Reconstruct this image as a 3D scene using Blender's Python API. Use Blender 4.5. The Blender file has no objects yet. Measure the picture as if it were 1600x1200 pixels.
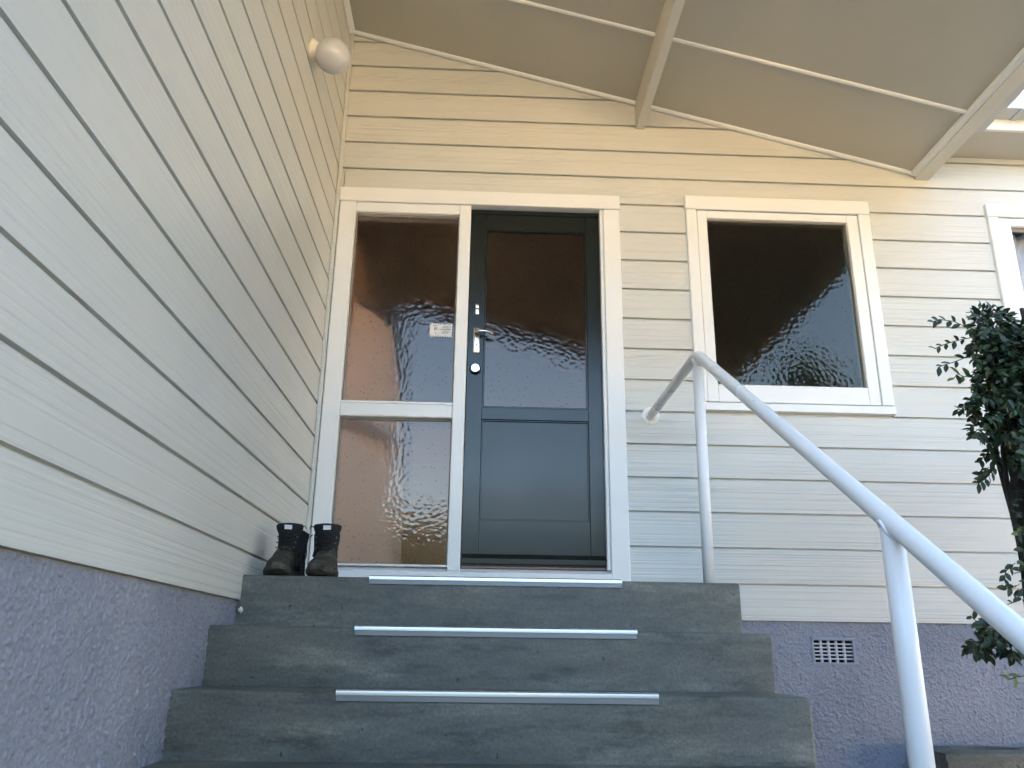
import bpy, bmesh, math, random
import numpy as np
from mathutils import Vector, Matrix
random.seed(7)
rng = np.random.default_rng(11)
S = bpy.context.scene
COL = S.collection
PI = math.pi

# ------------------------------------------------------------------ camera
# world: x to the right along the front wall (0 = face of the side wall), y into the house
# (0 = face of the front wall), z up (0 = lens height; the ground is 1.4 m below)
CAM = Vector((0.8498, -4.16, 0.0))
FPX, YAW, PITCH, ROLL = 1292.15, 0.0381686, 0.3157673, 0.0135700
fw = Vector((math.sin(YAW)*math.cos(PITCH), math.cos(YAW)*math.cos(PITCH), math.sin(PITCH)))
r0 = Vector((math.cos(YAW), -math.sin(YAW), 0)); u0 = r0.cross(fw)
rt = math.cos(ROLL)*r0 + math.sin(ROLL)*u0
up = -math.sin(ROLL)*r0 + math.cos(ROLL)*u0
cd = bpy.data.cameras.new('camera'); cam = bpy.data.objects.new('camera', cd); COL.objects.link(cam)
cd.sensor_width = 36; cd.lens = FPX/1600*36; cd.clip_start = 0.05; cd.clip_end = 2000
cam.matrix_world = Matrix(((rt.x, up.x, -fw.x, CAM.x), (rt.y, up.y, -fw.y, CAM.y), (rt.z, up.z, -fw.z, CAM.z), (0, 0, 0, 1)))
S.camera = cam
S.cycles.diffuse_bounces = 6; S.cycles.use_adaptive_sampling = True; S.cycles.adaptive_threshold = .015
def at(px, py, Y):                       # photo pixel -> point on the plane y = Y
    d = rt*((px-800)/FPX) - up*((py-600)/FPX) + fw
    return CAM + d*((Y-CAM.y)/d.y)

# ------------------------------------------------------------------ sky, sun, exposure
SUN_EL, SUN_AZ = math.radians(21), math.radians(36)      # azimuth from +y towards +x: the sun stands behind the house
w = bpy.data.worlds.new('World'); S.world = w; w.use_nodes = True
nt = w.node_tree; bg = nt.nodes['Background']
sky = nt.nodes.new('ShaderNodeTexSky'); sky.sky_type = 'NISHITA'; sky.sun_disc = False
sky.sun_elevation = SUN_EL; sky.sun_rotation = SUN_AZ; sky.dust_density = 0.3; sky.air_density = 1.0; sky.ozone_density = 1.3
nt.links.new(sky.outputs[0], bg.inputs[0]); bg.inputs[1].default_value = 0.053
sl = bpy.data.lights.new('sun', 'SUN'); so = bpy.data.objects.new('sun', sl); COL.objects.link(so)
sl.energy = 5.0; sl.angle = math.radians(0.5); sl.color = (1.0, 0.86, 0.66)
sd = Vector((math.sin(SUN_AZ)*math.cos(SUN_EL), math.cos(SUN_AZ)*math.cos(SUN_EL), math.sin(SUN_EL)))
so.rotation_euler = sd.to_track_quat('Z', 'Y').to_euler(); so.location = sd*40
vs = S.view_settings; vs.view_transform = 'Standard'; vs.look = 'None'; vs.gamma = 1.0; vs.use_curve_mapping = False
vs.exposure = 4.68

# ------------------------------------------------------------------ materials
def mat(name, col, rough=.5, metal=0., spec=.5):
    m = bpy.data.materials.new(name); m.use_nodes = True
    b = m.node_tree.nodes['Principled BSDF']
    b.inputs['Base Color'].default_value = (*col, 1); b.inputs['Roughness'].default_value = rough
    b.inputs['Metallic'].default_value = metal; b.inputs['Specular IOR Level'].default_value = spec
    return m
def N(m, t, **k):
    n = m.node_tree.nodes.new(t)
    for a, v in k.items(): setattr(n, a, v)
    return n
def lk(m, a, b): m.node_tree.links.new(a, b)
def coords(m, scale, kind='Object', rand=True):
    tc = N(m, 'ShaderNodeTexCoord'); mp = N(m, 'ShaderNodeMapping'); mp.inputs['Scale'].default_value = scale
    if kind == 'World':
        g = N(m, 'ShaderNodeNewGeometry'); lk(m, g.outputs['Position'], mp.inputs[0])
    elif rand:
        oi = N(m, 'ShaderNodeObjectInfo'); ad = N(m, 'ShaderNodeVectorMath', operation='ADD')
        ml = N(m, 'ShaderNodeMath', operation='MULTIPLY'); ml.inputs[1].default_value = 37.
        lk(m, oi.outputs['Random'], ml.inputs[0]); lk(m, tc.outputs[kind], ad.inputs[0]); lk(m, ml.outputs[0], ad.inputs[1]); lk(m, ad.outputs[0], mp.inputs[0])
    else: lk(m, tc.outputs[kind], mp.inputs[0])
    return mp.outputs[0]
def noise(m, vec, scale=1., detail=4., rough=.55):
    n = N(m, 'ShaderNodeTexNoise'); n.inputs['Scale'].default_value = scale; n.inputs['Detail'].default_value = detail; n.inputs['Roughness'].default_value = rough
    lk(m, vec, n.inputs['Vector']); return n.outputs['Fac']
def ramp(m, fac, stops):
    r = N(m, 'ShaderNodeValToRGB'); e = r.color_ramp.elements
    while len(e) < len(stops): e.new(.5)
    for q, (p, c) in zip(e, stops): q.position = p; q.color = (*c, 1) if len(c) == 3 else c
    lk(m, fac, r.inputs[0]); return r.outputs[0]
def bump(m, h, strength=.3, dist=.002, prev=None):
    b = N(m, 'ShaderNodeBump'); b.inputs['Strength'].default_value = strength; b.inputs['Distance'].default_value = dist
    lk(m, h, b.inputs['Height'])
    if prev: lk(m, prev, b.inputs['Normal'])
    return b.outputs[0]
def bsdf(m): return m.node_tree.nodes['Principled BSDF']
def mul(m, a, b, fac=1.):
    x = N(m, 'ShaderNodeMix', data_type='RGBA', blend_type='MULTIPLY'); x.inputs[0].default_value = fac
    lk(m, a, x.inputs[6]); lk(m, b, x.inputs[7]); return x.outputs[2]

def painted(name, col, rough, grain=0., dirt=.06):
    m = mat(name, col, rough); b = bsdf(m)
    v = coords(m, (1.6, 1.6, 2.2), 'World')
    def lin(f_, a, b_):
        r = N(m, 'ShaderNodeMapRange'); r.inputs['From Min'].default_value = .25; r.inputs['From Max'].default_value = .75
        r.inputs['To Min'].default_value = a; r.inputs['To Max'].default_value = b_; lk(m, f_, r.inputs['Value']); return r.outputs[0]
    n1 = noise(m, v, 1.3, 3)
    x = N(m, 'ShaderNodeMix', data_type='RGBA', blend_type='MULTIPLY'); x.inputs[0].default_value = 1.; x.inputs[6].default_value = (*col, 1)
    lk(m, lin(n1, 1-dirt, 1.), x.inputs[7]); lk(m, x.outputs[2], b.inputs['Base Color'])
    lk(m, lin(n1, rough+.05, rough-.05), b.inputs['Roughness'])
    if grain:
        g = noise(m, coords(m, (.35, .35, 74.)), 1., 1.2, .5)
        gr = ramp(m, g, [(.38, (0, 0, 0)), (.56, (1, 1, 1))])
        patch = ramp(m, noise(m, coords(m, (1.1, 1.1, 5.)), 1., 2), [(.34, (.25,)*3), (.62, (1, 1, 1))])
        h = mul(m, gr, patch)
        nn = bump(m, h, grain, .0040)
        pass
    else:
        nn = bump(m, noise(m, coords(m, (14, 14, 14)), 1., 4), .05, .003)
    lk(m, nn, b.inputs['Normal']); return m
M_board = painted('cream_board_paint', (.625, .63, .60), .36, .55)
M_board_side = painted('cream_board_paint_satin', (.625, .63, .60), .33, .42)
M_trim = painted('white_trim_paint', (.84, .845, .84), .33)
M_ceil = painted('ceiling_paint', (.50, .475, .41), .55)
M_beam = painted('beam_paint', (.62, .60, .53), .5)
M_rail = painted('white_rail_enamel', (.88, .86, .84), .30, 0, .04)
M_core = mat('building_core', (.4, .38, .34), .8)

def plaster():
    m = mat('roughcast_plaster', (.25, .27, .34), .62); b = bsdf(m)
    v = coords(m, (1, 1, 1), 'World')
    big = ramp(m, noise(m, v, 1.7, 6, .65), [(.3, (.190, .206, .262)), (.5, (.24, .254, .315)), (.7, (.275, .288, .345))])
    fine = ramp(m, noise(m, v, 160, 2), [(.3, (.8, .8, .82)), (.7, (1.08, 1.08, 1.06))])
    lk(m, mul(m, big, fine), b.inputs['Base Color'])
    lk(m, bump(m, noise(m, v, 330, 2), .5, .0016), b.inputs['Normal']); return m
M_plaster = plaster()
def concrete():
    m = mat('trowelled_concrete', (.11, .118, .118), .62); b = bsdf(m)
    v = coords(m, (1.6, 2.2, 6.5), 'World'); v2 = coords(m, (1, 1, 1), 'World'); v3 = coords(m, (2.2, 3, 9), 'World')
    n = noise(m, v, 1.5, 8, .64)
    c = ramp(m, n, [(.30, (.048, .054, .052)), (.43, (.088, .096, .095)), (.55, (.118, .127, .127)), (.68, (.205, .212, .205))])
    dk = ramp(m, noise(m, v3, 1.9, 7, .68), [(.32, (.52, .55, .52)), (.46, (1, 1, 1))])
    br = ramp(m, noise(m, v2, 2.1, 4), [(.35, (1.20, 1.10, .88)), (.65, (1.08, 1.03, .93))])
    fine = ramp(m, noise(m, v2, 110, 4, .7), [(.3, (.68, .68, .68)), (.7, (1.2, 1.2, 1.2))])
    pit = ramp(m, noise(m, v2, 42, 3, .5), [(.28, (.30, .30, .30)), (.31, (1, 1, 1))])
    lk(m, mul(m, mul(m, mul(m, mul(m, c, dk), br), fine), pit), b.inputs['Base Color'])
    rr = ramp(m, n, [(.3, (.45,)*3), (.7, (.75,)*3)]); lk(m, rr, b.inputs['Roughness'])
    n1 = bump(m, noise(m, v, 1.5, 8, .64), .35, .008)
    n1 = bump(m, noise(m, v2, 42, 3, .5), .2, .003, n1)
    lk(m, bump(m, noise(m, v2, 180, 3), .25, .001, n1), b.inputs['Normal']); return m
M_conc = concrete()
M_door = painted('dark_green_door_enamel', (.012, .016, .0145), .20, 0, .15)
bsdf(M_door).inputs['Specular IOR Level'].default_value = .34
M_alu = mat('brushed_aluminium', (.62, .63, .65), .32, 1.)
_v = coords(M_alu, (3, 300, 300)); lk(M_alu, bump(M_alu, noise(M_alu, _v, 1., 2), .15, .0006), bsdf(M_alu).inputs['Normal'])
M_leg = mat('dark_metal_leg', (.24, .25, .26), .5, .6)  # darker, duller metal than the lip
M_chrome = mat('satin_chrome', (.72, .70, .66), .18, 1.)
M_darkmetal = mat('aged_brass_ring', (.16, .14, .11), .35, 1.)
M_black = mat('black_void', (.006, .006, .006), .9)
M_putty = painted('dark_putty_bead', (.22, .20, .17), .5)
M_globe = mat('opal_globe_glass', (.54, .54, .54), .08)
M_paper = mat('white_paper', (.72, .72, .74), .6)
M_ink = mat('grey_ink', (.16, .16, .18), .6)

def glass(name, tint, hammer=True, hstr=1.):
    m = bpy.data.materials.new(name); m.use_nodes = True; t = m.node_tree; t.nodes.clear()
    out = N(m, 'ShaderNodeOutputMaterial'); mx = N(m, 'ShaderNodeMixShader'); tr = N(m, 'ShaderNodeBsdfTransparent'); gl = N(m, 'ShaderNodeBsdfGlossy')
    fr = N(m, 'ShaderNodeFresnel'); fr.inputs['IOR'].default_value = 1.42
    tr.inputs[0].default_value = (*tint, 1); gl.inputs['Roughness'].default_value = 0.0; gl.inputs[0].default_value = (.97, .84, .76, 1)
    see = tr.outputs[0]
    if hammer:
        rf_ = N(m, 'ShaderNodeBsdfRefraction'); rf_.inputs['IOR'].default_value = 1.04; rf_.inputs['Roughness'].default_value = .40; rf_.inputs[0].default_value = (*tint, 1)
        m2 = N(m, 'ShaderNodeMixShader'); m2.inputs[0].default_value = .85; lk(m, tr.outputs[0], m2.inputs[1]); lk(m, rf_.outputs[0], m2.inputs[2]); see = m2.outputs[0]
        v = coords(m, (1, .02, 1), 'World')
        vo = N(m, 'ShaderNodeTexVoronoi', feature='SMOOTH_F1'); vo.inputs['Scale'].default_value = 46; vo.inputs['Randomness'].default_value = .9; vo.inputs['Smoothness'].default_value = .25
        lk(m, v, vo.inputs['Vector'])
        b1 = bump(m, vo.outputs['Distance'], .42*hstr, .0010)
        b2 = bump(m, noise(m, v, 5, 2), .05*hstr, .006, b1)
        lk(m, b2, gl.inputs['Normal']); lk(m, b2, fr.inputs['Normal'])
        # every dimple is a little lens: it dims what is seen straight through it
        dot = ramp(m, vo.outputs['Distance'], [(.11, tuple(k*.62 for k in tint)), (.22, tint)]); lk(m, dot, tr.inputs[0]); lk(m, dot, rf_.inputs[0])
    else:
        v = coords(m, (1, 1, 1), 'World'); b2 = bump(m, noise(m, v, 2, 2), .05, .01); lk(m, b2, gl.inputs['Normal'])
    lk(m, fr.outputs[0], mx.inputs[0]); lk(m, see, mx.inputs[1]); lk(m, gl.outputs[0], mx.inputs[2]); lk(m, mx.outputs[0], out.inputs[0])
    return m
M_hammer = glass('hammered_glass', (.97, .955, .94))
M_hammer2 = glass('fine_hammered_glass', (.80, .82, .78), True, .9)
M_clear = glass('clear_glass', (.95, .96, .96), False)

# ------------------------------------------------------------------ helpers
WL = {}                                           # world location of every empty / part
def prop(o, label=None, cat=None, group=None, kind=None):
    for k, v in (('label', label), ('category', cat), ('group', group), ('kind', kind)):
        if v: o[k] = v
    return o
def empty(name, loc, label=None, cat=None, group=None):
    o = bpy.data.objects.new(name, None); COL.objects.link(o); o.location = loc; o.empty_display_size = .1
    WL[o.name] = Vector(loc); return prop(o, label, cat, group)
def mesh_obj(name, vs_, fs, m, parent=None, smooth=False, kind=None):
    vs_ = [Vector(v) for v in vs_]
    lo = Vector([min(v[i] for v in vs_) for i in range(3)]); hi = Vector([max(v[i] for v in vs_) for i in range(3)])
    c = (lo+hi)/2
    me = bpy.data.meshes.new(name); me.from_pydata([v-c for v in vs_], [], fs); me.update()
    bm = bmesh.new(); bm.from_mesh(me); bmesh.ops.recalc_face_normals(bm, faces=bm.faces[:]); bm.to_mesh(me); bm.free()
    if smooth: me.polygons.foreach_set('use_smooth', [True]*len(me.polygons))
    me.materials.append(m)
    o = bpy.data.objects.new(name, me); COL.objects.link(o)
    o.location = c - (WL[parent.name] if parent else Vector((0, 0, 0))); o.parent = parent; WL[o.name] = c
    if kind: o['kind'] = kind
    return o
class MB:
    def __init__(s): s.v = []; s.f = []
    def add(s, vs_, fs):
        k = len(s.v); s.v += [Vector(v) for v in vs_]; s.f += [tuple(i+k for i in f) for f in fs]; return s
    def box(s, x0, x1, y0, y1, z0, z1, bev=0., seg=1):
        bm = bmesh.new(); bmesh.ops.create_cube(bm, size=1)
        for v in bm.verts: v.co = Vector(((x0+x1)/2+v.co.x*(x1-x0), (y0+y1)/2+v.co.y*(y1-y0), (z0+z1)/2+v.co.z*(z1-z0)))
        if bev: bmesh.ops.bevel(bm, geom=bm.edges[:], offset=bev, segments=seg, affect='EDGES', profile=.5)
        bm.verts.index_update()
        s.add([v.co.copy() for v in bm.verts], [[v.index for v in f.verts] for f in bm.faces]); bm.free(); return s
    def prism(s, pts, axis, a, b):                # pts in the two other axes, extruded along axis
        n = len(pts)
        def mk(p, t): return {'x': (t, p[0], p[1]), 'y': (p[0], t, p[1]), 'z': (p[0], p[1], t)}[axis]
        s.add([mk(p, a) for p in pts]+[mk(p, b) for p in pts], [tuple(range(n)), tuple(range(2*n-1, n-1, -1))]+[(i, (i+1) % n, n+(i+1) % n, n+i) for i in range(n)]); return s
    def tube(s, path, rad, seg=14, cap=True):
        path = [Vector(p) for p in path]; n = len(path); rr = rad if isinstance(rad, (list, tuple)) else [rad]*n
        rings = []; prev = None
        for i, p in enumerate(path):
            t = (path[min(i+1, n-1)]-path[max(i-1, 0)]).normalized()
            if prev is None:
                a = t.orthogonal().normalized()
            else:
                a = (prev - t*prev.dot(t)).normalized()
            prev = a; b = t.cross(a)
            rings.append([p+(a*math.cos(2*PI*k/seg)+b*math.sin(2*PI*k/seg))*rr[i] for k in range(seg)])
        return s.loft(rings, cap)
    def loft(s, rings, cap=True):
        seg = len(rings[0]); vs_ = [v for r in rings for v in r]; fs = []
        for i in range(len(rings)-1):
            for k in range(seg): fs.append((i*seg+k, i*seg+(k+1) % seg, (i+1)*seg+(k+1) % seg, (i+1)*seg+k))
        if cap: fs += [tuple(range(seg-1, -1, -1)), tuple(range((len(rings)-1)*seg, len(rings)*seg))]
        return s.add(vs_, fs)
    def build(s, name, m, parent=None, smooth=False, kind=None): return mesh_obj(name, s.v, s.f, m, parent, smooth, kind)
def box(name, x0, x1, y0, y1, z0, z1, m, parent=None, bev=.0025, seg=1): return MB().box(x0, x1, y0, y1, z0, z1, bev, seg).build(name, m, parent)
def copy_part(o, parent, off):
    c = o.copy(); COL.objects.link(c); c.parent = parent; c.location = o.location + Vector(off); return c
def auto_smooth(o, ang=40):
    me = o.data; bm = bmesh.new(); bm.from_mesh(me)
    for e in bm.edges:
        e.smooth = not (len(e.link_faces) == 2 and e.calc_face_angle(0) > math.radians(ang))
    for f in bm.faces: f.smooth = True
    bm.to_mesh(me); bm.free(); return o

GZ = -1.40
PITCHZ, BZ0 = 0.1765, 0.173                       # weatherboard cover and lowest board edge
SL = (2.721-3.579)/(3.369-.013)
def ceil(x): return 3.582 + SL*x

# ------------------------------------------------------------------ ground
def ground_mat():
    m = mat('dry_yard_ground', (.36, .27, .17), .9); b = bsdf(m); v = coords(m, (1, 1, 1), 'World')
    c = ramp(m, noise(m, v, .35, 6), [(.3, (.12, .12, .10)), (.7, (.19, .18, .15))]); lk(m, c, b.inputs['Base Color'])
    lk(m, bump(m, noise(m, v, 30, 5), .5, .02), b.inputs['Normal']); return m
g = mesh_obj('ground', [(-400, -400, GZ), (400, -400, GZ), (400, 400, GZ), (-400, 400, GZ)], [(0, 1, 2, 3)], ground_mat()); prop(g, 'worn grey brown yard ground around the house', 'ground', kind='structure')
M_path = painted('path_concrete', (.30, .28, .25), .8)
g = MB().box(-.1, 1.95, -9.0, -3.36, GZ-.05, GZ+.03, .01).build('path', M_path); prop(g, 'pale concrete path leading to the bottom step', 'path', kind='structure')
g = MB().box(-12, 24, -20.5, -9.6, GZ-.05, GZ+.02, .01).build('driveway', mat('warm_bounce_aggregate', (.60, .40, .23), .8)); prop(g, 'unseen driveway across the front yard, toned warm tan to bounce light', 'driveway', kind='structure')  # out of view; tan tone chosen for warm bounce under the porch

# ------------------------------------------------------------------ house
HOUSE = empty('house', (0, 0, GZ), 'cream weatherboard house with dark green front door and white trim', 'house')

# --- front wall: core round the openings, boards cut to the openings
OPEN = [(.0, 1.606, .10, 2.50), (1.988, 3.055, 1.238, 2.52), (3.758, 5.40, 1.05, 2.535)]
core = MB(); CY0, CY1 = .024, .15
xs = [-.2, .02, 1.60, 2.0, 3.045, 3.77, 5.39, 9.0]
def core_col(x0, x1, z0, z1): core.box(x0, x1, CY0, CY1, z0, z1)
core_col(-.2, .02, GZ, 2.9); core_col(1.60, 2.0, .1, 2.9); core_col(3.045, 3.77, .1, 2.9); core_col(5.39, 9.0, .1, 2.9)
core_col(.02, 1.60, 2.49, 2.9); core_col(2.0, 3.045, 2.51, 2.9); core_col(3.77, 5.39, 2.525, 2.9)
core_col(.02, 1.60, GZ, .27); core_col(2.0, 3.045, .1, 1.25); core_col(3.77, 5.39, .1, 1.06)
core.prism([(-.2, 2.9), (3.3, 2.9), (2.75, ceil(2.75)+.03), (-.2, ceil(-.2)+.03)], 'y', CY0, CY1)
FW = core.build('front_wall', M_core, HOUSE)
# board profile (depth behind the face, height above its lower edge)
def prof(top): return [(0.0, 0.0), (0.0, top-.017), (.0055, top-.0085), (.0190, top-.0085), (.0190, top+.010), (.022, top+.010), (.022, 0.0)]
def fboard(x0, x1, z, top=PITCHZ, low=0.):
    w = random.uniform(-.0006, .0006)
    MB().prism([(d+w, z+max(h, low)) for d, h in prof(top)], 'x', x0, x1).build('weatherboard', M_board, FW)
k = 0
while True:
    z = BZ0 + PITCHZ*k; k += 1
    if z > 3.56: break
    zt = z+PITCHZ
    segs = [(0.012, 9.0)] if z < 2.85 else [(0.012, min(9.0, (3.582-z)/-SL+.05))]
    for (a, b, c, d) in OPEN:
        if zt-.03 > c and z+.0 < d-.03:
            ns = []
            for (s0, s1) in segs:
                if a > s0: ns.append((s0, min(s1, a+.004)))
                if b < s1: ns.append((max(s0, b-.004), s1))
                if a <= s0 and b < s0: pass
            segs = [q for q in ns if q[1]-q[0] > .01]
    # narrow sliver between the corner and the door frame
    if z < 2.47: segs = [(0.012, .034)] + segs
    for s0, s1 in segs: fboard(s0, s1, z)
    for (a, b, c, d) in OPEN:                     # the board notched over each head casing
        if z < d-.03 < zt-.03: fboard(max(a, .034)+.0041, b-.0041, z, PITCHZ, d-z-.003)
# corner stop where the two walls meet
MB().box(.0, .022, -.022, -.001, .264, 3.60, .004).build('corner_stop', M_board, FW)

# --- side wall (runs towards the viewer)
sw = MB().box(-.15, -.024, -4.0, -.0, .12, 3.62); SW = sw.build('side_wall', M_core, HOUSE)
k = 0
while True:
    z = BZ0 + PITCHZ*k; k += 1
    if z > 3.6: break
    w = random.uniform(-.0006, .0006)
    MB().prism([(-(d+w), z+h) for d, h in prof(PITCHZ)], 'y', -4.0, .0).v
    mb = MB(); mb.prism([(-(d+w), z+h) for d, h in prof(PITCHZ)], 'y', -4.0, -.0005); mb.build('weatherboard', M_board_side, SW)
MB().box(-.03, .012, -4.022, -3.985, .16, 3.6, .003).build('corner_board', M_trim, SW)

# --- roughcast foundation walls: real relief
def relief(nx, nz, step):
    def blur(a, r):
        for ax in (0, 1):
            f = np.fft.fftfreq(a.shape[ax]); gsh = np.exp(-2*(PI*f*r)**2); sh = [1, 1]; sh[ax] = -1
            a = np.fft.ifft(np.fft.fft(a, axis=ax)*gsh.reshape(sh), axis=ax).real
        return a/a.std()
    a = blur(rng.standard_normal((nx, nz)), .0042/step); b = blur(rng.standard_normal((nx, nz)), .0024/step)
    h = np.clip(a, -.6, 2.6)*.55 + np.clip(b, -.8, 2.4)*.62 + blur(rng.standard_normal((nx, nz)), .03/step)*.2
    return np.clip(h, -1.3, 2.6)*.0021
def rough_wall(name, a0, a1, z0, z1, to, step, parent):
    na, nz = int((a1-a0)/step), int((z1-z0)/step); h = relief(na+1, nz+1, step)
    A, Z = np.meshgrid(np.linspace(a0, a1, na+1), np.linspace(z0, z1, nz+1), indexing='ij')
    P = np.stack(to(A, h, Z), -1).reshape(-1, 3); c = (P.min(0)+P.max(0))/2
    I = (np.arange(na)[:, None]*(nz+1)+np.arange(nz)[None, :]).ravel()
    Q = np.stack([I, I+nz+1, I+nz+2, I+1], -1)
    me = bpy.data.meshes.new(name); me.vertices.add(len(P)); me.vertices.foreach_set('co', (P-c).ravel().astype(np.float32))
    me.loops.add(Q.size); me.loops.foreach_set('vertex_index', Q.ravel().astype(np.int32))
    me.polygons.add(len(Q)); me.polygons.foreach_set('loop_start', np.arange(0, Q.size, 4, dtype=np.int32)); me.polygons.foreach_set('use_smooth', np.ones(len(Q), dtype=bool))
    me.update(calc_edges=True); me.validate(); me.materials.append(M_plaster)
    o = bpy.data.objects.new(name, me); COL.objects.link(o); o.parent = parent; o.location = Vector(c)-WL[parent.name]; WL[o.name] = Vector(c); return o
FND = MB().box(1.7, 2.5, .030, .15, GZ, .172).box(2.698, 9.0, .030, .15, GZ, .172).box(2.5, 2.698, .030, .15, GZ, -.022).box(2.5, 2.698, .030, .15, .088, .172).box(2.5, 2.698, .10, .15, -.022, .088).box(-.15, -.03, -4.0, -.0, GZ, .165).build('foundation', M_plaster, HOUSE)
tf = lambda a, h, z: (a, .014-h, z+h*0); SG = .0031
VX0, VX1, VZ0, VZ1 = 2.503, 2.695, -.019, .085
rough_wall('plaster_face', 1.78, VX0-.006, -.62, .173, tf, SG, FND)
rough_wall('plaster_face', VX1+.006, 3.9, -.62, .173, tf, SG, FND)
rough_wall('plaster_face', VX0-.006, VX1+.006, -.62, VZ0-.006, tf, SG, FND)
rough_wall('plaster_face', VX0-.006, VX1+.006, VZ1+.006, .173, tf, SG, FND)
MB().box(1.78, 3.9, .013, .0299, GZ, -.62).box(3.9, 9.0, .013, .0299, GZ, .172).build('plaster_face', M_plaster, FND)
rough_wall('plaster_face', -2.85, -.9, -.60, .168, lambda a, h, z: (-.012+h, a, z), SG, FND)
MB().box(-.029, -.012, -4.0, -2.85, GZ, .165).box(-.029, -.012, -2.85, -.9, GZ, -.60).build('plaster_face', M_plaster, FND)
# sub-floor vent
VENT = MB().box(VX0-.012, VX1+.012, .010, .022, VZ1-.001, VZ1+.011, .002).box(VX0-.012, VX1+.012, .010, .022, VZ0-.011, VZ0+.001, .002).box(VX0-.012, VX0+.001, .0105, .0215, VZ0, VZ1, .002).box(VX1-.001, VX1+.012, .0105, .0215, VZ0, VZ1, .002).build('floor_vent', painted('plaster_vent', (.26, .28, .35), .7), HOUSE)
mv = painted('vent_bar_paint', (.48, .50, .55), .5)
for i in range(1, 5):
    x = VX0+(VX1-VX0)*i/5; MB().box(x-.0055, x+.0055, .020, .034, VZ0-.004, VZ1+.004, .0015).build('vent_bar', mv, VENT)
for i in range(1, 6):
    z = VZ0+(VZ1-VZ0)*i/6; MB().box(VX0-.004, VX1+.004, .0185, .036, z-.0034, z+.0034, .001).build('vent_louvre', mv, VENT)
MB().box(VX0-.004, VX1+.004, .09, .099, VZ0-.001, VZ1+.001).build('vent_void', M_black, VENT)

# --- entry frame with side light
FY = -.022                                         # front of the white casings
EN = MB().box(.028, .118, FY, .10, .262, 2.413, .004).build('entry_frame', M_trim, HOUSE)
box('mullion', .700, .764, FY+.004, .10, .385, 2.412, M_trim, EN, .004)
box('jamb', 1.512, 1.606, FY, .10, .262, 2.413, M_trim, EN, .004)
box('jamb_stop', 1.494, 1.5115, FY+.012, .10, .40, 2.412, M_trim, EN, .002)
box('head_casing', .020, 1.612, FY-.004, .10, 2.4145, 2.502, M_trim, EN, .004)
box('top_rail', .1185, .6995, FY+.006, .10, 2.352, 2.412, M_trim, EN, .004)
box('transom', .1185, .6995, FY+.006, .10, 1.162, 1.243, M_trim, EN, .004)
box('transom_bead', .1185, .6995, FY+.000, FY+.0055, 1.230, 1.243, M_trim, EN, .002)
MB().prism([(FY-.004, .262), (FY-.004, .378), (.03, .402), (.10, .402), (.10, .262)], 'x', .1185, 1.5115).build('sill', M_trim, EN)
box('sill_bead', .1185, .6995, FY+.006, .03, .4025, .412, M_trim, EN, .002)
box('head_shadow_strip', .7645, 1.5115, .026, .10, 2.386, 2.412, M_door, EN, .002)  # dark strip painted in for the shadow of the recess above the door
box('threshold_strip', .7645, 1.4935, .012, .10, .4028, .412, painted('worn_threshold', (.22, .14, .12), .5), EN, .001)
def pane(name, x0, x1, y, z0, z1, m, parent, th=.004):
    return box(name, x0, x1, y, y+th, z0, z1, m, parent, 0)
GYS = .022
for (z0, z1) in ((1.243, 2.352), (.4125, 1.162)):
    pane('glass_pane', .1185, .6995, GYS, z0, z1, M_hammer, EN)
    pb = MB()                                      # uneven putty line round the glass
    for (x0, x1, a, b) in ((.1185, .127, z0, z1), (.6925, .6995, z0, z1)):
        pb.box(x0, x1, GYS-.009, GYS-.001, a, b, .002)
    pb.box(.127, .6925, GYS-.0088, GYS-.0012, z1-.012, z1, .002)
    pb.build('putty_bead', M_putty, EN)
# sticker on the side light
p0, p1 = at(672, 505, GYS-.001), at(706, 527, GYS-.001)
ST = box('sticker', p0.x, p1.x, GYS-.0016, GYS-.0006, p1.z, p0.z, M_paper, EN, 0)
W, H = p1.x-p0.x, p0.z-p1.z
ink = MB(); yk = GYS-.0020
def inkbar(u0, u1, v0, v1): ink.box(p0.x+W*u0, p0.x+W*u1, yk, yk+.0003, p0.z-H*v1, p0.z-H*v0)
for i in range(9):                                 # dashed border
    inkbar(.03+i*.108, .075+i*.108, .02, .075); inkbar(.03+i*.108, .075+i*.108, .925, .98)
inkbar(.14, .36, .17, .21); inkbar(.58, .82, .20, .24); inkbar(.56, .84, .30, .34); inkbar(.44, .95, .41, .46); inkbar(.52, .86, .56, .585); inkbar(.52, .86, .65, .675); inkbar(.56, .80, .74, .765)
inkbar(.26, .285, .66, .80)
inkbar(.21, .245, .30, .52); inkbar(.245, .32, .30, .335); inkbar(.245, .32, .40, .43); inkbar(.31, .335, .31, .42)    # the letter P
ink.build('sticker_print', M_ink, EN)

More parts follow.
